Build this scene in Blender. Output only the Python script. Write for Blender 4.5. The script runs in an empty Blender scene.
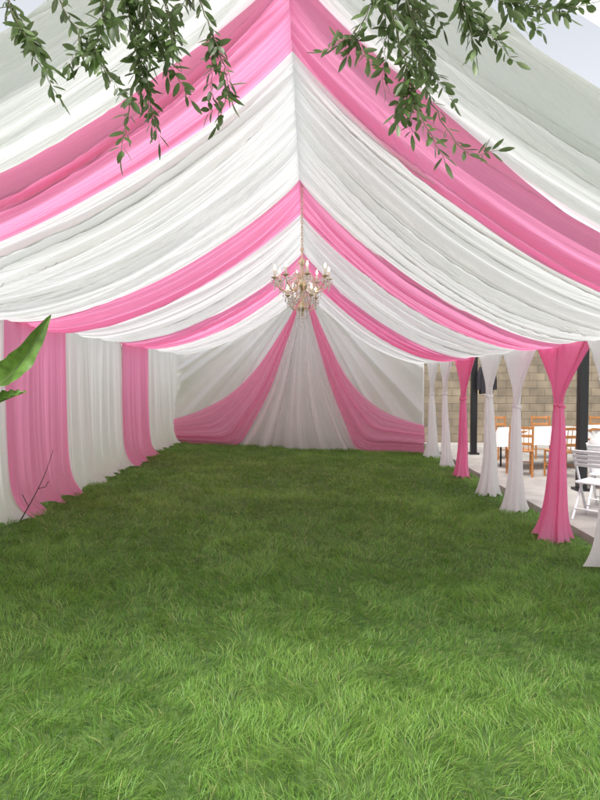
import bpy, math, random
import numpy as np
from mathutils import Vector
random.seed(7); rng=np.random.default_rng(11)
scene=bpy.context.scene
scene.view_settings.view_transform='Standard'; scene.view_settings.look='None'; scene.view_settings.exposure=0

# ---------------------------------------------------------------- helpers
def link(o,parent=None):
    scene.collection.objects.link(o)
    if parent: o.parent=parent
    return o
def empty(name,loc=(0,0,0)):
    e=bpy.data.objects.new(name,None); e.empty_display_size=.1; e.location=loc; link(e); return e
def mesh_obj(name,verts,faces,mat=None,parent=None,smooth=True):
    m=bpy.data.meshes.new(name); m.from_pydata([tuple(v) for v in verts],[],[tuple(f) for f in faces]); m.update()
    if smooth:
        m.polygons.foreach_set('use_smooth',[True]*len(m.polygons))
    o=bpy.data.objects.new(name,m)
    if mat: m.materials.append(mat)
    return link(o,parent)
def grid_obj(name,P,mat,parent=None,closed=False):
    nu,nv=P.shape[:2]
    idx=np.arange(nu*nv).reshape(nu,nv)
    if closed:
        a=idx[:-1,:]; b=idx[1:,:]; a2=np.roll(a,-1,1); b2=np.roll(b,-1,1)
    else:
        a=idx[:-1,:-1]; b=idx[1:,:-1]; a2=idx[:-1,1:]; b2=idx[1:,1:]
    F=np.stack([a,b,b2,a2],-1).reshape(-1,4)
    m=bpy.data.meshes.new(name)
    m.vertices.add(nu*nv); m.vertices.foreach_set('co',P.reshape(-1).astype(np.float32))
    m.loops.add(F.size); m.loops.foreach_set('vertex_index',F.reshape(-1).astype(np.int32))
    m.polygons.add(len(F)); m.polygons.foreach_set('loop_start',np.arange(0,F.size,4,dtype=np.int32))
    m.update(calc_edges=True); m.validate()
    m.polygons.foreach_set('use_smooth',np.ones(len(m.polygons),dtype=bool))
    m.materials.append(mat)
    o=bpy.data.objects.new(name,m); return link(o,parent)
class N1:
    def __init__(s,n=4096): s.a=rng.uniform(-1,1,n); s.n=n
    def __call__(s,x):
        x=np.asarray(x,float)+500; i=np.floor(x).astype(int); f=x-i; f=f*f*(3-2*f)
        return s.a[i%s.n]*(1-f)+s.a[(i+1)%s.n]*f
class N2:
    def __init__(s,n=128): s.a=rng.uniform(-1,1,(n,n)); s.n=n
    def __call__(s,x,y):
        x=np.asarray(x,float)+200; y=np.asarray(y,float)+200
        i=np.floor(x).astype(int); j=np.floor(y).astype(int); f=x-i; g=y-j
        f=f*f*(3-2*f); g=g*g*(3-2*g); n=s.n; a=s.a
        return (a[i%n,j%n]*(1-f)+a[(i+1)%n,j%n]*f)*(1-g)+(a[i%n,(j+1)%n]*(1-f)+a[(i+1)%n,(j+1)%n]*f)*g
def box(name,c,s,mat,parent=None,bev=0.0,rot=None):
    x,y,z=[k/2 for k in s]
    v=[(sx*x,sy*y,sz*z) for sx in(-1,1) for sy in(-1,1) for sz in(-1,1)]
    f=[(0,1,3,2),(4,6,7,5),(0,4,5,1),(2,3,7,6),(0,2,6,4),(1,5,7,3)]
    o=mesh_obj(name,v,f,mat,parent,smooth=False); o.location=c
    if rot: o.rotation_euler=rot
    if bev:
        b=o.modifiers.new('b','BEVEL'); b.width=bev; b.segments=2
    return o
def tube(name,pts,r,mat,parent=None,radii=None,bez=False,cyc=False):
    cu=bpy.data.curves.new(name,'CURVE'); cu.dimensions='3D'; cu.bevel_depth=r; cu.bevel_resolution=3; cu.use_fill_caps=True
    sp=cu.splines.new('POLY'); sp.points.add(len(pts)-1)
    for i,p in enumerate(pts):
        sp.points[i].co=(*p,1); sp.points[i].radius=radii[i] if radii else 1
    sp.use_cyclic_u=cyc; sp.use_smooth=True
    cu.materials.append(mat)
    o=bpy.data.objects.new(name,cu); return link(o,parent)
def smoothpts(pts,n=24):
    P=[Vector(p) for p in pts]; P=[P[0]*2-P[1]]+P+[P[-1]*2-P[-2]]; out=[]
    seg=len(P)-3
    for s in range(seg):
        for k in range(n//seg):
            t=k/(n//seg); a,b,c,d=P[s:s+4]
            out.append(0.5*((2*b)+(c-a)*t+(2*a-5*b+4*c-d)*t*t+(-a+3*b-3*c+d)*t**3))
    out.append(P[-2]); return out
def lathe(name,prof,mat,parent=None,seg=24,loc=(0,0,0)):
    th=np.linspace(0,2*np.pi,seg,endpoint=False)
    P=np.array([[(r*math.cos(t),r*math.sin(t),z) for t in th] for r,z in prof])
    o=grid_obj(name,P,mat,parent,closed=True); o.location=loc; return o

# ---------------------------------------------------------------- materials
def newmat(name):
    m=bpy.data.materials.new(name); m.use_nodes=True; nt=m.node_tree; nt.nodes.clear()
    out=nt.nodes.new('ShaderNodeOutputMaterial'); return m,nt,out
def simple(name,col,rough=.5,metal=0,bump=0,bscale=50,var=0.0,vscale=8,**kw):
    m,nt,out=newmat(name); p=nt.nodes.new('ShaderNodeBsdfPrincipled')
    p.inputs['Base Color'].default_value=(*col,1); p.inputs['Roughness'].default_value=rough; p.inputs['Metallic'].default_value=metal
    for k,v in kw.items(): p.inputs[k.replace('_',' ')].default_value=v
    tc=nt.nodes.new('ShaderNodeTexCoord')
    if var:
        n=nt.nodes.new('ShaderNodeTexNoise'); n.inputs['Scale'].default_value=vscale; n.inputs['Detail'].default_value=5
        nt.links.new(tc.outputs['Object'],n.inputs['Vector'])
        r=nt.nodes.new('ShaderNodeMapRange'); r.inputs[1].default_value=.3; r.inputs[2].default_value=.7
        r.inputs[3].default_value=1-var; r.inputs[4].default_value=1+var*.6
        mx=nt.nodes.new('ShaderNodeVectorMath'); mx.operation='SCALE'; mx.inputs[0].default_value=col
        nt.links.new(n.outputs['Fac'],r.inputs[0]); nt.links.new(r.outputs[0],mx.inputs['Scale']); nt.links.new(mx.outputs[0],p.inputs['Base Color'])
    if bump:
        n=nt.nodes.new('ShaderNodeTexNoise'); n.inputs['Scale'].default_value=bscale; n.inputs['Detail'].default_value=4
        nt.links.new(tc.outputs['Object'],n.inputs['Vector'])
        b=nt.nodes.new('ShaderNodeBump'); b.inputs['Strength'].default_value=bump; b.inputs['Distance'].default_value=.01
        nt.links.new(n.outputs['Fac'],b.inputs['Height']); nt.links.new(b.outputs[0],p.inputs['Normal'])
    nt.links.new(p.outputs[0],out.inputs[0]); return m
def fabric(name,col,trans,scale=(1,1,1),bump=.5,tcol=None,dist=.02):
    m,nt,out=newmat(name)
    tc=nt.nodes.new('ShaderNodeTexCoord'); mp=nt.nodes.new('ShaderNodeMapping'); mp.inputs['Scale'].default_value=scale
    n=nt.nodes.new('ShaderNodeTexNoise'); n.inputs['Scale'].default_value=1; n.inputs['Detail'].default_value=4; n.inputs['Roughness'].default_value=.6; n.inputs['Distortion'].default_value=.3
    b=nt.nodes.new('ShaderNodeBump'); b.inputs['Strength'].default_value=bump; b.inputs['Distance'].default_value=dist
    nt.links.new(tc.outputs['Object'],mp.inputs[0]); nt.links.new(mp.outputs[0],n.inputs['Vector']); nt.links.new(n.outputs['Fac'],b.inputs['Height'])
    d=nt.nodes.new('ShaderNodeBsdfPrincipled'); d.inputs['Base Color'].default_value=(*col,1); d.inputs['Roughness'].default_value=.36
    d.inputs['Specular IOR Level'].default_value=.65
    t=nt.nodes.new('ShaderNodeBsdfTranslucent'); t.inputs[0].default_value=(*(tcol or col),1)
    mx=nt.nodes.new('ShaderNodeMixShader'); mx.inputs[0].default_value=trans
    nt.links.new(b.outputs[0],d.inputs['Normal']); nt.links.new(b.outputs[0],t.inputs['Normal'])
    nt.links.new(d.outputs[0],mx.inputs[1]); nt.links.new(t.outputs[0],mx.inputs[2]); nt.links.new(mx.outputs[0],out.inputs[0])
    return m
WH=(.90,.895,.89); PK=(.95,.35,.575)
M_wc=fabric('white_chiffon_ceiling',WH,.48,(.9,42,.9),bump=.65,dist=.026)
M_pc=fabric('pink_chiffon_ceiling',PK,.56,(.9,42,.9))
M_ww=fabric('white_chiffon_wall',WH,.60,(34,34,1.2))
M_pw=fabric('pink_chiffon_wall',PK,.62,(34,34,1.2))
M_wf=fabric('white_chiffon_far',WH,.76,(14,14,3))
M_pf=fabric('pink_chiffon_far',(.96,.44,.64),.70,(14,14,5))
M_vinyl=fabric('tent_vinyl',(.90,.91,.87),.65,(2,2,2),bump=.15)
M_cloth=fabric('table_linen',(.82,.82,.80),.1,(6,6,6),bump=.4)

# ---------------------------------------------------------------- site / slope
def gz(x): return -0.045*np.clip(x,-12,3.0)
RX,RZ=-0.115,3.7; LX,LZ=-3.2,2.24; QX,QZ=2.66,1.98
Y0,Y1=2.5,14.2
tent=empty('marquee_tent')
nA,nB,nC,nD=N1(),N1(),N1(),N1(); n2=N2(); n2b=N2()

def ceiling(side,y0,y1,mat,name,lift=0,sag=.27,amp=1.0,step=.007):
    ex,ez=(LX,LZ) if side<0 else (QX,QZ)
    nu=44; nv=int((y1-y0)/step)
    t=np.linspace(0,1,nu)[:,None]; Y=np.linspace(y0,y1,nv)[None,:]
    off=40*side
    Yw=Y+.10*n2(t*2.2+off+0*Y,Y/1.1+0*t)+.03*n2b(t*5+off+0*Y,Y/.4+0*t)
    env=4*t*(1-t); env2=np.clip(env*2.2,0,1)**.6
    X=RX+(ex-RX)*t+0*Y
    Z=RZ+(ez-RZ)*t-sag*env**.9
    Z=Z-.10*env*np.sin(np.pi*(Y-y0)/(y1-y0))
    def roll(n,x): return np.abs(n(x))**.8*1.6-.8
    f=.045*nA((Yw+off)/.13)+.046*roll(nB,(Yw+off)/.075)
    g=.022*nC((Yw+off)/.034)
    mod=.6+.5*n2b(t*3+9+0*Y,Y/.25+0*t)
    Z=Z+amp*(f*(.35+.75*env2)+g*(.7+.4*env2)*mod) - .06*env*np.abs(nD((Y+off)/.35))*amp + lift
    Yp=Y+.03*nC(t*3+off+y0*7)*env+.03*env2*nB((Yw+off)/.08+3)*amp+0*t
    Z=Z+.02*(1-np.clip(t*8,0,1))*nA(Y/.05)
    P=np.stack([X+0*Y,Yp+0*X,Z],-1)
    return grid_obj(name,P,mat,tent)
bands=[(3.12,3.93,'p'),(3.9,6.38,'w'),(6.33,7.72,'p'),(7.7,10.03,'w'),(9.98,11.62,'p'),(11.6,14.22,'w')]
for sd in(-1,1):
    for (a,b,c) in bands:
        ceiling(sd,a,b,M_pc if c=='p' else M_wc,('pink' if c=='p' else 'white')+'_ceiling_swag',lift=-.02 if c=='p' else 0)
    ceiling(sd,2.36,3.24,M_wc,'white_front_swag',lift=.02,sag=.25,amp=.8)
for sd,(ex,ez) in((-1,(LX,LZ)),(1,(QX,QZ))):
    t=np.linspace(0,1.04,30)[:,None]; Y=np.linspace(2.10,2.50,16)[None,:]
    X=RX+(ex*1.03-RX)*t+0*Y; Z=RZ+.15+(ez-RZ)*t-.05*np.sin(np.pi*np.clip(t,0,1))+0*Y
    grid_obj('vinyl_front_panel',np.stack([X,Y+0*X,Z],-1),M_vinyl,tent)
    tube('front_hem',[tuple(v) for v in np.stack([X[:,0],2.10+0*X[:,0],Z[:,0]],-1)],.018,M_vinyl,tent)
M_pole=simple('white_pole',(.75,.75,.75),.35,.2)
for y in(2.3,6.36,10.0,14.3):
    tube('rafter',[(LX-.03,y,LZ+.07),(RX,y,RZ+.10),(QX+.03,y,QZ+.07)],.022,M_pole,tent)
    tube('leg',[(LX-.09,y,gz(LX)-.02),(LX-.09,y,LZ+.05)],.024,M_pole,tent)
for y in(3.45,6.52,10.55,14.3):
    tube('leg',[(QX+.03,y,gz(QX)-.02),(QX+.03,y,QZ+.05)],.022,M_pole,tent)
tube('ridge_pole',[(RX,2.2,RZ+.09),(RX,14.3,RZ+.09)],.022,M_pole,tent)
tube('eave_pole',[(LX-.05,2.2,LZ+.05),(LX-.05,14.3,LZ+.05)],.022,M_pole,tent)
tube('eave_pole',[(QX+.05,2.2,QZ+.05),(QX+.05,14.3,QZ+.05)],.022,M_pole,tent)

def leftwall(y0,y1,mat,name,off=0):
    nv=int((y1-y0)/.010); nu=44
    s=np.linspace(0,1,nu)[:,None]; Y=np.linspace(y0,y1,nv)[None,:]
    zt=LZ+.02; zb=gz(LX)+.0
    Yw=Y+.06*n2(s*2+0*Y,Y/.7+9+0*s)
    f=.060*nA(Yw/.17+50)+.040*nB(Yw/.08+30)+.018*nC(Yw/.035)
    k=.35+.65*s**.7
    X=LX+.03+off+f*k+.05*s**3+.13*s**16*(1+.9*nD(Y/.15))+.02*s*nD(Y/.6)
    Z=zt+(zb-zt)*s+.035*nB(Y/.2)*s**4+.03*nA(Y/.09)*s**12
    Yp=Y+.035*nC(Yw/.12+8)*k
    return grid_obj(name,np.stack([X,Yp,Z],-1),mat,tent)
leftwall(2.5,6.22,M_ww,'white_wall_curtain')
leftwall(6.14,7.70,M_pw,'pink_wall_curtain',.03)
leftwall(7.65,10.03,M_ww,'white_wall_curtain')
leftwall(9.98,11.62,M_pw,'pink_wall_curtain',.03)
leftwall(11.6,14.2,M_ww,'white_wall_curtain')

def farback():
    nu,nv=420,110
    X=np.linspace(LX,QX,nu)[:,None]; s=np.linspace(0,1,nv)[None,:]
    zr=np.where(X<RX,RZ+(LZ-RZ)*(RX-X)/(RX-LX),RZ+(QZ-RZ)*(X-RX)/(QX-RX))
    Z=gz(X)-.02+(zr-.02-gz(X))*s
    R=np.sqrt((X-RX)**2+(Z-RZ)**2); ph=np.arctan2(X-RX,RZ+.05-Z)
    Y=14.18-(.10*nA(ph*12)+.06*nB(ph*28)+.03*n2(X*1.4,Z*1.4))*np.clip(R/1.4,.1,1.1)-.05*nD(R*3+np.abs(ph)*6)
    return grid_obj('white_gable_backing',np.stack([X+0*s,Y,Z],-1),M_wf,tent)
farback()
def farstrip(name,o,i,mat,yoff,amp,nf,seed):
    o=smoothpts([(a,0,b) for a,b in o],56); i=smoothpts([(a,0,b) for a,b in i],56)
    n=min(len(o),len(i)); nw=170; P=np.zeros((n,nw,3)); w=np.linspace(0,1,nw)
    for k in range(n):
        t=k/(n-1); a=np.array(o[k]); b=np.array(i[k])
        c=a[None]*(1-w[:,None])+b[None]*w[:,None]
        ww=w+.05*math.sin(4*t+seed)*np.sin(np.pi*w)
        f=amp*(nA(ww*nf+seed*9)*.6+nB(ww*nf*2.1+seed)*.5+nC(ww*nf*4+seed)*.2)*(.35+.65*min(1,t*1.5))
        c[:,1]=13.90-yoff-f-.05*np.sin(np.pi*w)*t
        c[:,2]-=.04*np.sin(np.pi*w)*t*(1-t)*2
        P[k]=c
    return grid_obj(name,P,mat,tent)
Lo=[(-.19,3.60),(-.42,3.10),(-.88,2.35),(-1.35,1.72),(-1.90,1.22),(-2.45,.92),(-2.85,.76),(-3.15,.68)]
Li=[(-.14,3.60),(-.32,3.05),(-.58,2.30),(-.90,1.40),(-1.30,.62),(-1.70,.08),(-2.45,.10),(-3.15,.14)]
Ro=[(-.03,3.60),(.14,3.10),(.44,2.42),(.80,1.72),(1.22,1.22),(1.70,.86),(2.20,.66),(2.63,.54)]
Ri=[(-.09,3.60),(.0,3.05),(.21,2.30),(.48,1.40),(.80,.60),(1.12,-.03),(1.85,-.06),(2.63,-.10)]
farstrip('pink_gable_swag',Lo,Li,M_pf,.07,.095,9,1)
farstrip('pink_gable_swag',Ro,Ri,M_pf,.07,.095,9,2)
farstrip('white_gable_centre',Li[:5]+[(-1.72,.04)],Ri[:5]+[(1.14,-.07)],M_wf,.0,.15,15,6)

def tied(y,mat,name,half=.6,tie=.34,x=QX+.03,seed=0,lean=0):
    root=empty(name,(x,y,gz(x))); H=QZ+.03-gz(x); nu,nth=70,180
    th=np.linspace(0,2*np.pi,nth,endpoint=False)[None,:]; t=np.linspace(0,1,nu)[:,None]
    up=np.clip(1-t/tie,0,1); dn=np.clip((t-tie)/(1-tie),0,1)
    a=.052+(half-.052)*up**1.5+.065*dn**.7+.08*dn**8
    b=.043+.05*dn**.7+.06*dn**8-.02*up
    fo=.55*nA(th*5.4/np.pi*2+seed*13+.9*nD(t*2+seed))+.32*nB(th*9/np.pi*2+seed*5+.5*t)
    fo=fo*(.5+.45*dn+.2*up)
    X=b*np.cos(th)*(1+fo)+.06*up*up*fo+.04*nC(t*3+seed*2)*dn
    Yc=a*np.sin(th)*(1+fo*.35)+.06*np.sin(seed*3)*dn+.04*nD(t*3+seed)*dn
    Z=H*(1-t)+.04*nB(th*3+seed)*dn**3+0*th
    Z=Z-.14*np.abs(np.sin(th))*up*(1-up)*1.2
    P=np.stack([X,Yc,Z],-1)
    blend=np.clip((th[0]-(2*np.pi-.25))/.25,0,1)[None,:,None]; P=P*(1-blend)+P[:,:1]*blend*1.0
    grid_obj('drape',P,mat,root,closed=True)
    zt=H*(1-tie); k=np.linspace(0,1,9)[:,None]; th2=np.linspace(0,2*np.pi,40,endpoint=False)[None,:]
    rr=.046+.014*np.sin(np.pi*k)+.006*np.sin(5*th2+seed)+.004*np.sin(9*th2+k*4)
    zz=zt+(k-.5)*.05+.014*np.sin(th2+seed)
    grid_obj('tie_band',np.stack([rr*np.cos(th2),rr*1.12*np.sin(th2),zz+0*th2],-1),mat,root,closed=True)
    return root
for i,(y,m,nm,h,ti) in enumerate([(3.45,M_pw,'pink_tied_curtain',.45,.34),(4.4,M_ww,'white_tied_curtain',.5,.35),(5.38,M_ww,'white_tied_curtain',.55,.36),(6.52,M_pw,'pink_tied_curtain',.68,.33),(7.85,M_ww,'white_tied_curtain',.62,.36),
        (9.05,M_ww,'white_tied_curtain',.64,.31),(10.55,M_pw,'pink_tied_curtain',.74,.35),(12.0,M_ww,'white_tied_curtain',.62,.33),(13.3,M_ww,'white_tied_curtain',.6,.35)]):
    tied(y,m,nm,h,tie=ti,seed=i+1)

# ---------------------------------------------------------------- ground
def soil():
    m,nt,out=newmat('lawn_soil'); p=nt.nodes.new('ShaderNodeBsdfPrincipled'); p.inputs['Roughness'].default_value=.95
    tc=nt.nodes.new('ShaderNodeTexCoord'); n=nt.nodes.new('ShaderNodeTexNoise'); n.inputs['Scale'].default_value=14; n.inputs['Detail'].default_value=8
    cr=nt.nodes.new('ShaderNodeValToRGB'); cr.color_ramp.elements[0].position=.35; cr.color_ramp.elements[0].color=(.04,.085,.018,1)
    cr.color_ramp.elements[1].position=.7; cr.color_ramp.elements[1].color=(.10,.17,.035,1)
    nt.links.new(tc.outputs['Object'],n.inputs['Vector']); nt.links.new(n.outputs['Fac'],cr.inputs[0]); nt.links.new(cr.outputs[0],p.inputs['Base Color']); nt.links.new(p.outputs[0],out.inputs[0]); return m
nu,nv=161,161
gx=np.sinh(np.linspace(-6,6,nu))/np.sinh(6)*400; gy=np.sinh(np.linspace(-6,6,nv))/np.sinh(6)*400+5
def und(x,y): return .018*n2(x*1.3,y*1.3)+.010*n2b(x*3.5,y*3.5)
GX,GY=np.meshgrid(gx,gy,indexing='ij'); GZ=gz(GX)+und(GX,GY)*(np.hypot(GX,GY)<20)-.02-.10*np.clip((GX-2.95)/.3,0,1)
grid_obj('ground',np.stack([GX,GY,GZ],-1)[::-1],soil())

def ground_h(x,y): return gz(x)+und(x,y)-.02
g2=[N2() for _ in range(6)]
zones=[(1.0,3.2,6800,.0028,1.0),(3.2,5.2,5200,.0032,1.0),(5.2,8.5,3200,.0042,.98),(8.5,14.15,1800,.0060,.95)]
VV=[];CC=[];nb=0
for (a,b,den,w,ls) in zones:
    x0,x1=-3.25,2.95
    n=int((b-a)*(x1-x0)*den)
    x=rng.uniform(x0,x1,n); y=rng.uniform(a,b,n)
    edge=x>2.8
    cl=g2[0](x*4+.7*y,y*4-.9*x); cl2=g2[1](x*1.1+.3*y,y*1.1); cl3=g2[4](x*12-2*y,y*12+3*x)
    ang=g2[2](x*1.6,y*1.6)*4+g2[3](x*6+y,y*6-x)*3.0+rng.normal(0,.75,n)
    L=(.066+.020*cl+.010*cl2+.015*cl3+rng.uniform(-.018,.030,n))*ls
    L=np.clip(L,.02,.15); L[edge]*=.7
    lean=np.clip(.72+.34*cl3+rng.normal(0,.33,n),.05,1.6)
    dx,dy=np.cos(ang),np.sin(ang)
    wa=rng.uniform(0,np.pi,n); sx,sy=np.cos(wa),np.sin(wa)
    ww=w*rng.uniform(.6,1.25,n)
    z=ground_h(x,y)-.005
    V=np.zeros((n,7,3))
    for k,(s,wk) in enumerate([(0,.8),(.42,1.0),(.78,.62)]):
        cx=x+dx*L*lean*s**1.7; cy=y+dy*L*lean*s**1.7; cz=z+L*s*(1-.38*lean*s)
        for q,sg in((0,-1),(1,1)):
            V[:,2*k+q,0]=cx+sg*sx*ww*wk*.5; V[:,2*k+q,1]=cy+sg*sy*ww*wk*.5; V[:,2*k+q,2]=cz
    V[:,6,0]=x+dx*L*lean; V[:,6,1]=y+dy*L*lean; V[:,6,2]=z+L*(1-.38*lean)
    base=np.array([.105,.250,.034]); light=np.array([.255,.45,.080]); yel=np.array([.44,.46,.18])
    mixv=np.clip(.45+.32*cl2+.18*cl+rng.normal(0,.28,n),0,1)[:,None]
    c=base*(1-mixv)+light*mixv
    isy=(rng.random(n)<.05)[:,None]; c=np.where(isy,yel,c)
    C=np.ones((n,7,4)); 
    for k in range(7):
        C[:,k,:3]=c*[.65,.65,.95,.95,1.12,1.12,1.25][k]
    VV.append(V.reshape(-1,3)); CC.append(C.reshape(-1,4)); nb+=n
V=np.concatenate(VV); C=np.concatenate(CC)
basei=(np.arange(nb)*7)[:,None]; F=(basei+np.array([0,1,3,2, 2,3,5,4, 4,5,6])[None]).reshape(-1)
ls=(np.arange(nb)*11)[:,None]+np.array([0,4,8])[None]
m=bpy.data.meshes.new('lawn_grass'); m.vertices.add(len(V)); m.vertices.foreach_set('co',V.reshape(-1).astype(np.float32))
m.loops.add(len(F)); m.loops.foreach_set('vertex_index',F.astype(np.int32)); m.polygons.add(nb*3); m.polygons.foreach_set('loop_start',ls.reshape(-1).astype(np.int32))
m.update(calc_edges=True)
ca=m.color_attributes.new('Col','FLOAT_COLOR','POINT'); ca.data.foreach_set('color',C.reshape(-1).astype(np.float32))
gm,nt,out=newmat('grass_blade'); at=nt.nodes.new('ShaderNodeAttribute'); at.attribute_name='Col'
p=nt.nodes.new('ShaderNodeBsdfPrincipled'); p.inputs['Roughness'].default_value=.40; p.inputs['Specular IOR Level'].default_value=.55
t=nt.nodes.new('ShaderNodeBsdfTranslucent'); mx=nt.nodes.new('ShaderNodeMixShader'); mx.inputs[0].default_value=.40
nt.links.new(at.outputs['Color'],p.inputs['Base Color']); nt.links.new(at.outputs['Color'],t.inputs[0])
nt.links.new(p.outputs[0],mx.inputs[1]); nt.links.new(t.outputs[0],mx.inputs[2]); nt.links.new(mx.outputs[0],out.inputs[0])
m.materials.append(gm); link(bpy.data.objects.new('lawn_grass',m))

# patio slab
M_conc=simple('concrete',(.38,.36,.33),.85,bump=.3,bscale=40,var=.2,vscale=3)
PZ=-.10
pat=empty('concrete_patio')
for i in range(5):
    for j in range(7):
        box('slab',(3.05+.9+i*1.81,-.5+1.2+j*2.45,PZ-.06),(1.8,2.44,.12),M_conc,pat,bev=.006)

def blockmat():
    m,nt,out=newmat('concrete_block'); p=nt.nodes.new('ShaderNodeBsdfPrincipled'); p.inputs['Roughness'].default_value=.9
    tc=nt.nodes.new('ShaderNodeTexCoord'); s=nt.nodes.new('ShaderNodeSeparateXYZ'); a=nt.nodes.new('ShaderNodeMath'); a.operation='ADD'
    c=nt.nodes.new('ShaderNodeCombineXYZ'); br=nt.nodes.new('ShaderNodeTexBrick')
    br.inputs['Scale'].default_value=1; br.inputs['Brick Width'].default_value=.41; br.inputs['Row Height'].default_value=.205; br.inputs['Mortar Size'].default_value=.007; br.inputs['Mortar Smooth'].default_value=.4
    br.inputs['Color1'].default_value=(.29,.235,.165,1); br.inputs['Color2'].default_value=(.22,.18,.13,1); br.inputs['Mortar'].default_value=(.16,.14,.11,1)
    nt.links.new(tc.outputs['Object'],s.inputs[0]); nt.links.new(s.outputs[0],a.inputs[0]); nt.links.new(s.outputs[1],a.inputs[1]); nt.links.new(a.outputs[0],c.inputs[0]); nt.links.new(s.outputs[2],c.inputs[1])
    n=nt.nodes.new('ShaderNodeTexNoise'); n.inputs['Scale'].default_value=3; n.inputs['Detail'].default_value=8; nt.links.new(tc.outputs['Object'],n.inputs['Vector'])
    r=nt.nodes.new('ShaderNodeMapRange'); r.inputs[1].default_value=.3; r.inputs[2].default_value=.7; r.inputs[3].default_value=.75; r.inputs[4].default_value=1.2; nt.links.new(n.outputs['Fac'],r.inputs[0])
    sc=nt.nodes.new('ShaderNodeVectorMath'); sc.operation='SCALE'; nt.links.new(br.outputs['Color'],sc.inputs[0]); nt.links.new(r.outputs[0],sc.inputs['Scale'])
    nt.links.new(c.outputs[0],br.inputs['Vector']); nt.links.new(sc.outputs[0],p.inputs['Base Color'])
    b=nt.nodes.new('ShaderNodeBump'); b.inputs['Distance'].default_value=.01; b.invert=True; nt.links.new(br.outputs['Fac'],b.inputs['Height']); nt.links.new(b.outputs[0],p.inputs['Normal'])
    nt.links.new(p.outputs[0],out.inputs[0]); return m
M_blk=blockmat(); M_cap=simple('wall_cap',(.38,.33,.26),.9,bump=.3)
bw=empty('block_wall')
box('wall_body',(3.5,16.2,1.15),(19.6,.2,2.6),M_blk,bw); box('cap',(3.5,16.2,2.48),(19.8,.26,.06),M_cap,bw,bev=.01)
box('wall_body',(13.4,5,1.15),(.2,22.2,2.6),M_blk,bw); box('cap',(13.4,5,2.485),(.26,22.2,.06),M_cap,bw,bev=.01)
box('wall_body',(-6.4,5,1.15),(.2,22.2,2.6),M_blk,bw); box('cap',(-6.4,5,2.485),(.26,22.2,.06),M_cap,bw,bev=.01)

M_blkp=simple('black_metal',(.02,.02,.022),.4,.3)
pg=empty('patio_pergola')
for (x,y) in((4.15,9.2),(3.7,13.6),(9.0,9.2),(9.0,13.6)):
    box('post',(x,y,PZ+1.3),(.13,.13,2.6),M_blkp,pg,bev=.008); box('post_base',(x,y,PZ+.02),(.22,.22,.03),M_blkp,pg)
for y in(9.2,13.6): box('beam',(6.4,y,PZ+2.69),(5.6,.1,.18),M_blkp,pg)
for k in range(12): box('rafter',(4.1+k*.45,11.4,PZ+2.82),(.05,5.2,.08),M_blkp,pg)
M_jk=simple('dark_cloth',(.025,.022,.028),.85,var=.4,vscale=20)
def jacket(x,y,w,zt,zb):
    r=empty('hanging_dark_jacket',(x,y,0))
    s=np.linspace(0,1,24)[:,None]; th=np.linspace(0,2*np.pi,70,endpoint=False)[None,:]
    hw=w*(.18+.82*np.clip(s*5,0,1)**.5)*(1-.12*s); d=.05+.03*s
    f=1+.18*nA(th*3+x*7)*s+.06*np.sin(9*th)
    grid_obj('body',np.stack([hw*np.cos(th)*f,d*np.sin(th)*f,zt+(zb-zt)*s+.02*nB(th*2)*s],-1),M_jk,r,closed=True)
    for sg in(-1,1):
        tube('sleeve',smoothpts([(sg*w*.75,0,zt-.10),(sg*w*1.05,-.02,zt-.32),(sg*w*1.08,-.03,zb+.08)],16),.05,M_jk,r)
    tube('hanger_hook',[(0,0,zt-.01),(0,0,zt+.05),(.02,0,zt+.08),(.03,0,zt+.05)],.004,M_blkp,r)
jacket(3.92,13.4,.16,1.95,1.28)

# ---------------------------------------------------------------- furniture
M_wch=simple('white_resin',(.70,.71,.73),.35)
M_wood=simple('orange_wood',(.45,.19,.055),.45,var=.25,vscale=14)
def folding_chair(x,y,rz,mat,name='folding_chair'):
    r=empty(name,(x,y,PZ)); r.rotation_euler=(0,0,rz)
    for s in(-1,1):
        u=s*.21
        tube('front_leg_frame',[(u,-.22,.0),(u,-.02,.42),(u,.20,.86)],.016,mat,r)
        tube('rear_leg',[(u*.86,.24,.0),(u*.86,.0,.40),(u*.86,-.08,.44)],.015,mat,r)
    for k in range(4): box('back_slat',(0,.145+.013*k*1.9,.66+.055*k),(.42,.014,.045),mat,r,bev=.004,rot=(-.42,0,0))
    box('seat',(0,-.02,.45),(.38,.38,.03),mat,r,bev=.01)
    tube('brace',[(-.21,-.17,.11),(.21,-.17,.11)],.009,mat,r); tube('brace',[(-.18,.18,.13),(.18,.18,.13)],.009,mat,r)
    return r
for (x,y,a) in((3.48,7.3,2.3),(3.80,7.0,2.1),(3.92,7.9,2.4),(4.4,7.6,1.9),(3.45,6.35,2.1),(4.7,8.5,2.5)): folding_chair(x,y,a,M_wch)
def wooden_chair(x,y,rz,name='wooden_chair'):
    r=empty(name,(x,y,PZ)); r.rotation_euler=(0,0,rz)
    for s in(-1,1):
        tube('back_post',[(s*.19,.19,0),(s*.19,.18,.45),(s*.185,.25,.90)],.018,M_wood,r)
        tube('front_leg',[(s*.20,-.19,0),(s*.20,-.19,.44)],.018,M_wood,r)
        tube('side_rail',[(s*.2,-.19,.2),(s*.19,.19,.2)],.010,M_wood,r)
    for k in range(3): box('back_rail',(0,.205+.025*k,.58+.14*k),(.38,.018,.05),M_wood,r,bev=.005,rot=(-.15,0,0))
    for k in range(4): tube('spindle',[(-.12+.08*k,.19,.46),(-.12+.08*k,.25,.86)],.007,M_wood,r)
    box('seat',(0,0,.455),(.42,.42,.035),M_wood,r,bev=.012); tube('front_rail',[(-.2,-.19,.22),(.2,-.19,.22)],.010,M_wood,r)
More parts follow.
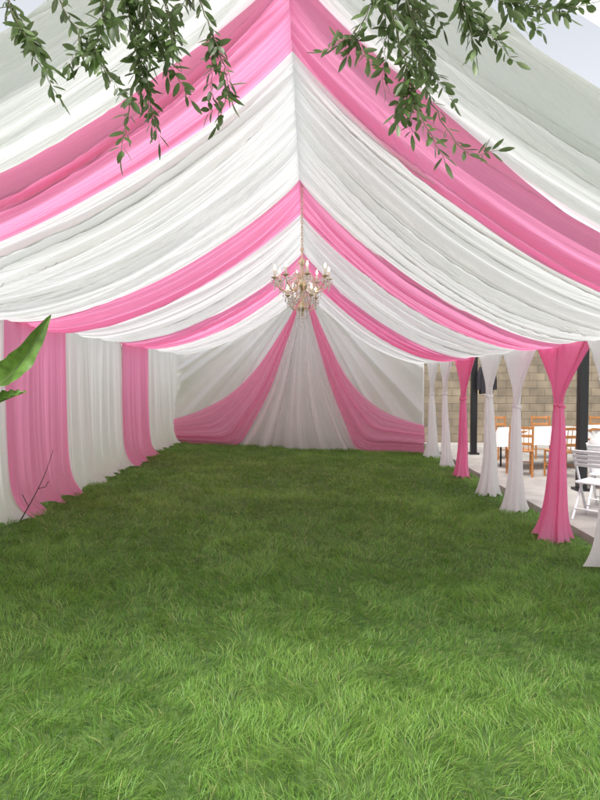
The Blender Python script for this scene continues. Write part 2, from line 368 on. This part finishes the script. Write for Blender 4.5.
for (x,y,a) in((3.7,10.6,2.9),(4.35,10.4,3.3),(5.2,10.9,4.0),(4.1,12.8,.2),(5.0,12.9,-.1),(6.3,12.9,.1),(5.9,11.0,3.0)): wooden_chair(x,y,a)
def table(x,y,L,D,rz,drop,name='banquet_table'):
    r=empty(name,(x,y,PZ)); r.rotation_euler=(0,0,rz)
    box('table_top',(0,0,.735),(L-.02,D-.02,.03),M_wood,r)
    for sx in(-1,1):
        for sy in(-1,1): tube('leg',[(sx*(L/2-.12),sy*(D/2-.1),0),(sx*(L/2-.12),sy*(D/2-.1),.72)],.018,M_blkp,r)
    nth=200; th=np.linspace(0,2*np.pi,nth,endpoint=False)
    def ring(k,z,f=0):
        cx,cy=np.cos(th),np.sin(th); q=5
        rr=1/((np.abs(cx)/(L/2))**q+(np.abs(cy)/(D/2))**q)**(1/q)
        return np.stack([cx*rr*k*(1+f*nA(th*5)),cy*rr*k*(1+f*nA(th*5)),z+0*th],-1)
    rows=[ring(.02,.757),ring(.5,.757),ring(.98,.757),ring(1.005,.75)]
    for j in range(1,8): rows.append(ring(1.01+.014*j,.75-drop*j/7*(1+.25*nB(th*1.3)),.016*j))
    grid_obj('tablecloth',np.array(rows),M_cloth,r,closed=True)
    return r
table(4.5,11.6,1.7,.8,.25,.33); table(6.3,12.1,1.7,.8,.1,.45); table(5.2,9.4,1.5,.75,.1,.5)

# ---------------------------------------------------------------- chandelier
M_br=simple('antique_brass',(.72,.60,.42),.3,.75,var=.2,vscale=60)
M_cr=simple('crystal',(.95,.94,.93),.05,0,Transmission_Weight=.25,IOR=1.7)
M_can=simple('candle_sleeve',(.85,.80,.68),.5)
mb,nt,out=newmat('lit_bulb'); e=nt.nodes.new('ShaderNodeEmission'); e.inputs[0].default_value=(1,.74,.42,1); e.inputs[1].default_value=9; nt.links.new(e.outputs[0],out.inputs[0])
CX,CY=-.085,6.4
ch=empty('chandelier',(CX,CY,2.58)); ch.scale=(1.14,1.14,1.14)
z=.95; k=0
while z>.34:
    th=np.linspace(0,2*np.pi,13)[:-1]
    a=(k%2)*np.pi/2
    tube('chain_link',[(.009*math.cos(q)*math.cos(a),.009*math.cos(q)*math.sin(a),z-.02+.018*math.sin(q)) for q in th],.0036,M_br,ch,cyc=True)
    z-=.028; k+=1
lathe('stem',[(.001,.36),(.012,.355),(.02,.34),(.008,.32),(.008,.27),(.03,.25),(.04,.23),(.02,.20),(.012,.17),(.012,.10),(.03,.07),(.048,.04),(.052,.01),(.03,-.02),(.014,-.05),(.014,-.13),(.035,-.16),(.045,-.19),(.03,-.22),(.01,-.24),(.018,-.26),(.001,-.28)],M_br,ch)
gem_v=[(0,0,.5),(.5,0,.05),(0,.5,.05),(-.5,0,.05),(0,-.5,.05),(0,0,-.7)]
gem_f=[(0,1,2),(0,2,3),(0,3,4),(0,4,1),(5,2,1),(5,3,2),(5,4,3),(5,1,4)]
GV=[];GF=[]
def gem(x,y,z,s):
    s*=1.4
    b=len(GV); a=random.random()*3
    for v in gem_v: GV.append((x+(v[0]*math.cos(a)-v[1]*math.sin(a))*s,y+(v[0]*math.sin(a)+v[1]*math.cos(a))*s,z+v[2]*s*1.3))
    for f in gem_f: GF.append(tuple(b+i for i in f))
def garland(p,q,sag,n=12,s=.010):
    for i in range(n+1):
        t=i/n; gem(p[0]+(q[0]-p[0])*t,p[1]+(q[1]-p[1])*t,p[2]+(q[2]-p[2])*t-sag*4*t*(1-t),s)
def tier(n,R,z0,zc,ph,sc):
    tips=[]
    for i in range(n):
        a=ph+2*np.pi*i/n; c,s=math.cos(a),math.sin(a)
        prof=smoothpts([(.03,0,z0),(.32*R,0,z0-.07*sc),(.68*R,0,z0-.075*sc),(.95*R,0,z0-.01*sc),(R,0,zc)],20)
        tube('arm',[(p.x*c,p.x*s,p.z) for p in prof],.0062*sc**.5,M_br,ch)
        sc2=smoothpts([(.03,0,z0+.03),(.2*R,0,z0+.09*sc),(.42*R,0,z0+.05*sc),(.5*R,0,z0-.03*sc)],12)
        tube('scroll',[(p.x*c,p.x*s,p.z) for p in sc2],.0045,M_br,ch)
        x,y=R*c,R*s; tips.append((x,y,zc))
        lathe('bobeche',[(.004,-.015),(.012,-.01),(.034*sc,.004),(.036*sc,.010),(.012,.006)],M_br,ch,12,(x,y,zc))
        lathe('candle',[(.001,0),(.0105,0),(.0105,.068*sc),(.001,.07*sc)],M_can,ch,10,(x,y,zc+.008))
        zb=zc+.008+.07*sc
        lathe('bulb',[(.001,0),(.008,.004),(.011,.014),(.007,.030),(.001,.046)],mb,ch,10,(x,y,zb))
        for j in range(5):
            b=2*np.pi*j/5; gem(x+.032*sc*math.cos(b),y+.032*sc*math.sin(b),zc-.02,.013); gem(x+.032*sc*math.cos(b),y+.032*sc*math.sin(b),zc-.042,.015)
        gem(x,y,zc-.065,.022); gem(x,y,zc-.03,.010); gem(x,y,zc-.095,.016)
    for i in range(n):
        p,q=tips[i],tips[(i+1)%n]; garland((p[0],p[1],zc-.01),(q[0],q[1],zc-.01),.045*sc,9)
        garland((p[0],p[1],zc-.01),(.02*math.cos(ph+i),.02*math.sin(ph+i),z0+.14*sc),.04,11)
tier(8,.255,.03,.07,.2,1.0)
tier(4,.155,-.15,-.10,.6,.8)
for i in range(8):
    a=.2+2*np.pi*(i+.5)/8; garland((.035*math.cos(a),.035*math.sin(a),.23),(.12*math.cos(a),.12*math.sin(a),.02),.0,8)
    for k in range(4): gem(.10*math.cos(a),.10*math.sin(a),-.03-.03*k,.015)
    for k in range(3): gem(.18*math.cos(a),.18*math.sin(a),-.02-.03*k,.013)
    for k in range(5): gem(.05*math.cos(a),.05*math.sin(a),-.20-.022*k,.013)
for k in range(3): gem(0,0,-.29-.035*k,.022)
mesh_obj('crystals',GV,GF,M_cr,ch,smooth=False)

# ---------------------------------------------------------------- foliage
def leafmat(name,top,under,tr=.25,rough=.4):
    m,nt,out=newmat(name); g=nt.nodes.new('ShaderNodeNewGeometry'); mx=nt.nodes.new('ShaderNodeMix'); mx.data_type='RGBA'
    mx.inputs[6].default_value=(*top,1); mx.inputs[7].default_value=(*under,1); nt.links.new(g.outputs['Backfacing'],mx.inputs[0])
    tc=nt.nodes.new('ShaderNodeTexCoord'); n=nt.nodes.new('ShaderNodeTexNoise'); n.inputs['Scale'].default_value=18; nt.links.new(tc.outputs['Object'],n.inputs['Vector'])
    r=nt.nodes.new('ShaderNodeMapRange'); r.inputs[1].default_value=.3; r.inputs[2].default_value=.7; r.inputs[3].default_value=.6; r.inputs[4].default_value=1.45; nt.links.new(n.outputs['Fac'],r.inputs[0])
    sc=nt.nodes.new('ShaderNodeVectorMath'); sc.operation='SCALE'; nt.links.new(mx.outputs[2],sc.inputs[0]); nt.links.new(r.outputs[0],sc.inputs['Scale'])
    p=nt.nodes.new('ShaderNodeBsdfPrincipled'); p.inputs['Roughness'].default_value=rough; nt.links.new(sc.outputs[0],p.inputs['Base Color'])
    t=nt.nodes.new('ShaderNodeBsdfTranslucent'); nt.links.new(sc.outputs[0],t.inputs[0]); ms=nt.nodes.new('ShaderNodeMixShader'); ms.inputs[0].default_value=tr
    nt.links.new(p.outputs[0],ms.inputs[1]); nt.links.new(t.outputs[0],ms.inputs[2]); nt.links.new(ms.outputs[0],out.inputs[0]); return m
M_ol=leafmat('olive_leaf',(.085,.14,.032),(.21,.27,.13),.22)
M_bark=simple('olive_bark',(.16,.13,.09),.9,bump=.8,bscale=30,var=.3,vscale=12)
M_twig=simple('olive_twig',(.20,.19,.11),.7)
olive=empty('olive_tree')
LV=[];LF=[]
def leaf(p,d,L,W,roll):
    d=d.normalized(); up=Vector((0,0,1)); s=d.cross(up)
    if s.length<.05: s=Vector((1,0,0))
    s.normalize(); n=s.cross(d); s2=s*math.cos(roll)+n*math.sin(roll); n2_=s2.cross(d)
    b=len(LV); prof=[(0,.10),(.2,.7),(.45,1),(.7,.85),(.9,.4)]
    curl=random.uniform(-.2,.2)
    for t,w in prof:
        c=p+d*L*t-n2_*(curl*L*t*t)
        LV.append(c-s2*W*.5*w+n2_*W*.13*w); LV.append(c); LV.append(c+s2*W*.5*w+n2_*W*.13*w)
    LV.append(p+d*L-n2_*curl*L)
    for k in range(4):
        a=b+3*k; LF.append((a,a+1,a+4,a+3)); LF.append((a+1,a+2,a+5,a+4))
    a=b+12; LF.append((a,a+1,b+15)); LF.append((a+1,a+2,b+15))
def spray(pts,step=.0155,L=.050,r=.0022,side=True):
    P=smoothpts(pts,32); n=len(P)
    P=[p+Vector((random.uniform(-1,1),random.uniform(-1,1),random.uniform(-1,1)))*.003 for p in P]
    tube('twig',P,r,M_twig,olive,radii=[1-.75*i/n for i in range(n)])
    acc=0; ang=random.random()*6; tot=sum((P[i+1]-P[i]).length for i in range(n-1)); run=0
    for i in range(n-1):
        seg=P[i+1]-P[i]; l=seg.length; acc+=l; run+=l
        while acc>step:
            acc-=step; ang+=math.pi/2+random.uniform(-.3,.3)
            d=seg.normalized(); a=d.cross(Vector((0,1,.1))).normalized(); b=d.cross(a)
            for sg in(1,-1):
                if random.random()<.1: continue
                rad=(a*math.cos(ang)+b*math.sin(ang))*sg
                dd=d*random.uniform(.5,1.0)+rad*random.uniform(.7,1.0)+Vector((0,0,-.15))
                leaf(P[i]+rad*.003,dd,L*random.uniform(.6,1.15)*(1-.35*run/tot),.0118*random.uniform(.75,1.15),random.uniform(-1.2,1.2))
    d=(P[-1]-P[-3]).normalized(); leaf(P[-1],d,L*.8,.010,random.random()*3)
    if side:
        for k in range(side if side is not True else 2):
            i=random.randint(3,n-6); d=(P[i+2]-P[i]).normalized()
            q=Vector((random.uniform(-1,1),random.uniform(-.7,.7),random.uniform(-.7,.1))).normalized()
            l=random.uniform(.06,.12); e=P[i]+(d*.6+q*.8)*l
            spray([P[i],P[i]+(d*.5+q*.5)*l*.5,e+Vector((0,0,-.01))],step*.95,L*.9,r*.6,False)
mains=[
 [(-.70,1.32,2.56),(-.655,1.32,2.42),(-.60,1.33,2.30),(-.553,1.34,2.22)],
 [(-.60,1.38,2.55),(-.56,1.38,2.44),(-.50,1.38,2.36),(-.47,1.38,2.30)],
 [(-.42,1.28,2.60),(-.40,1.28,2.45),(-.37,1.29,2.32),(-.36,1.30,2.22)],
 [(-.33,1.30,2.62),(-.345,1.30,2.42),(-.37,1.31,2.29),(-.395,1.31,2.17),(-.41,1.31,2.08)],
 [(-.36,1.24,2.56),(-.31,1.24,2.43),(-.285,1.25,2.33),(-.27,1.25,2.26)],
 [(-.38,1.26,2.60),(-.36,1.26,2.45),(-.33,1.26,2.35),(-.34,1.27,2.25)],
 [(-.30,1.34,2.60),(-.25,1.34,2.45),(-.21,1.34,2.35),(-.185,1.35,2.27),(-.175,1.35,2.22)],
 [(-.48,1.22,2.55),(-.44,1.22,2.44),(-.42,1.23,2.36),(-.41,1.23,2.31)],
 [(.20,1.30,2.58),(.16,1.30,2.45),(.11,1.31,2.36),(.08,1.31,2.29)],
 [(.10,1.28,2.58),(.14,1.28,2.44),(.19,1.29,2.30),(.23,1.30,2.17),(.29,1.30,2.06)],
 [(.16,1.33,2.56),(.22,1.33,2.38),(.26,1.34,2.22),(.34,1.34,2.10),(.41,1.34,2.10)],
 [(.22,1.26,2.56),(.28,1.26,2.43),(.33,1.27,2.33),(.34,1.27,2.26)],
 [(.18,1.36,2.56),(.22,1.36,2.44),(.26,1.36,2.35),(.26,1.37,2.27)],
 [(.30,1.34,2.60),(.38,1.34,2.46),(.46,1.35,2.42),(.56,1.35,2.41),(.63,1.35,2.425)],
 [(.26,1.30,2.60),(.34,1.30,2.45),(.40,1.30,2.40),(.44,1.31,2.36)],
 [(.05,1.33,2.60),(.12,1.33,2.48),(.16,1.33,2.40),(.17,1.34,2.34)],
]
for k,mpts in enumerate(mains): spray(mpts,side=3)
def limb(pts,r0,r1,name='limb'):
    P=smoothpts(pts,28); n=len(P); tube(name,P,r0,M_bark,olive,radii=[1-(1-r1/r0)*i/(n-1) for i in range(n)])
T=(1.25,-1.35)
limb([(T[0]+.05,T[1],-.1),(T[0],T[1]+.03,.5),(T[0]-.08,T[1],1.1),(T[0]-.02,T[1]+.1,1.7),(T[0]-.1,T[1]+.2,2.2)],.15,.09,'trunk')
limb([(T[0]-.1,T[1]+.2,2.15),(.8,-.4,2.75),(.4,.6,2.95),(.2,1.3,2.60)],.07,.008)
limb([(T[0]-.1,T[1]+.2,2.2),(.3,-.6,2.8),(-.3,.4,2.95),(-.34,1.28,2.62)],.06,.008)
limb([(-.2,.25,2.93),(-.5,.8,2.85),(-.68,1.32,2.56)],.018,.005)
limb([(.4,.6,2.94),(.45,1.0,2.8),(.30,1.34,2.60)],.018,.005)
limb([(T[0]-.1,T[1]+.2,2.2),(1.9,-1.3,2.9),(2.4,-1.2,3.4)],.06,.015)
limb([(T[0]-.1,T[1]+.2,2.2),(1.0,-1.9,3.0),(.8,-2.3,3.6)],.06,.015)
for k in range(90):
    a=random.random()*6.28; rr=random.uniform(.3,1.6); c=Vector((1.2+rr*math.cos(a),-1.6+rr*math.sin(a)*.8,random.uniform(2.5,4.0)))
    if c.y>-.2: continue
    d=Vector((random.uniform(-.3,.3),random.uniform(-.3,.3),random.uniform(-.5,.1)))
    spray([c,c+d*.5,c+d+Vector((0,0,-.05))],.03,.055,.003,False)
mesh_obj('leaves',LV,LF,M_ol,olive)

M_ban=leafmat('banana_leaf',(.085,.17,.025),(.13,.24,.045),.3,.35)
M_stem=simple('banana_stem',(.16,.22,.07),.5,var=.3)
ban=empty('banana_plant')
def bleaf(pts,W,roll=0.0):
    P=smoothpts(pts,60); n=len(P); nw=13; G=np.zeros((n,nw,3))
    for i,p in enumerate(P):
        t=i/(n-1); d=(P[min(i+1,n-1)]-P[max(i-1,0)]).normalized()
        s=d.cross(Vector((math.sin(roll),-math.cos(roll)*.5,.8))).normalized(); nn=s.cross(d)
        w=W*(0.04 if t<.18 else max(.0,math.sin(math.pi*min(1,((t-.18)/.82)**.8)))**.75)+.002
        for j in range(nw):
            u=-1+2*j/(nw-1)
            e=1+.05*math.sin(i*.9+3*np.sign(u))*abs(u)
            q=p+s*w*u*.5*e+nn*(abs(u)*w*.32+.006*math.sin(i*1.5+j*.2)*abs(u))
            G[i,j]=q
    grid_obj('leaf',G,M_ban,ban)
    tube('midrib',P[:-2],.006,M_stem,ban,radii=[1-.85*i/n for i in range(n-2)])
B=Vector((-1.95,2.75,float(gz(-1.95))))
tube('pseudostem',[B+Vector((0,0,-.05)),B+Vector((.02,0,.5)),B+Vector((.03,0,1.0))],.05,M_stem,ban,radii=[1,.8,.5])
c=B+Vector((.03,0,.95))
bleaf([c,(-1.70,2.68,1.34),(-1.42,2.62,1.53),(-1.27,2.60,1.66),(-1.125,2.60,1.88)],.135,.75)
bleaf([c,(-1.72,2.60,1.25),(-1.50,2.58,1.42),(-1.34,2.57,1.50),(-1.22,2.56,1.545)],.11,-.2)
bleaf([c,(-2.1,2.7,1.5),(-2.4,2.6,1.9),(-2.75,2.5,1.9)],.22,0)
bleaf([c,(-1.95,2.75,1.6),(-1.98,2.9,2.05),(-2.1,3.1,2.3)],.22,0)
bleaf([c,(-2.0,2.5,1.4),(-2.05,2.1,1.7),(-2.1,1.7,1.6)],.20,0)
tw=empty('dry_twig'); M_dt=simple('dry_bark',(.10,.05,.04),.8)
tube('stem',smoothpts([(-3.0,6.1,.12),(-2.86,6.1,.36),(-2.72,6.08,.62),(-2.62,6.06,.88)],18),.007,M_dt,tw,radii=[1-.04*i for i in range(19)])
tube('side_shoot',[(-2.80,6.1,.47),(-2.70,6.05,.50),(-2.66,6.03,.56)],.004,M_dt,tw)
tube('side_shoot',[(-2.90,6.1,.28),(-2.94,6.05,.42)],.004,M_dt,tw)

# ---------------------------------------------------------------- light
w=bpy.data.worlds.new('World'); scene.world=w; w.use_nodes=True; nt=w.node_tree; nt.nodes.clear()
out=nt.nodes.new('ShaderNodeOutputWorld'); bg=nt.nodes.new('ShaderNodeBackground'); sk=nt.nodes.new('ShaderNodeTexSky'); sk.sky_type='NISHITA'; sk.sun_disc=False
EL,AZ=62,200
sk.sun_elevation=math.radians(EL); sk.sun_rotation=math.radians(AZ); sk.air_density=1; sk.dust_density=3
hs=nt.nodes.new('ShaderNodeHueSaturation'); hs.inputs['Saturation'].default_value=.2; hs.inputs['Value'].default_value=1.9
nt.links.new(sk.outputs[0],hs.inputs['Color']); nt.links.new(hs.outputs[0],bg.inputs[0]); bg.inputs[1].default_value=.15; nt.links.new(bg.outputs[0],out.inputs[0])
sl=bpy.data.lights.new('sun','SUN'); sl.energy=3.2; sl.angle=math.radians(30); sl.color=(1,.97,.94)
so=bpy.data.objects.new('sun',sl); link(so)
d=Vector((math.sin(math.radians(AZ))*math.cos(math.radians(EL)),math.cos(math.radians(AZ))*math.cos(math.radians(EL)),math.sin(math.radians(EL))))
so.rotation_euler=d.to_track_quat('Z','Y').to_euler(); so.location=(0,-5,12)

# ---------------------------------------------------------------- camera
cd=bpy.data.cameras.new('camera'); cam=bpy.data.objects.new('camera',cd); link(cam); scene.camera=cam
cd.sensor_fit='VERTICAL'; cd.sensor_height=36; cd.lens=27; cd.clip_start=.05; cd.clip_end=2000
cam.location=(0,0,1.6); cam.rotation_euler=(math.radians(90-2.0),0,math.radians(.95))
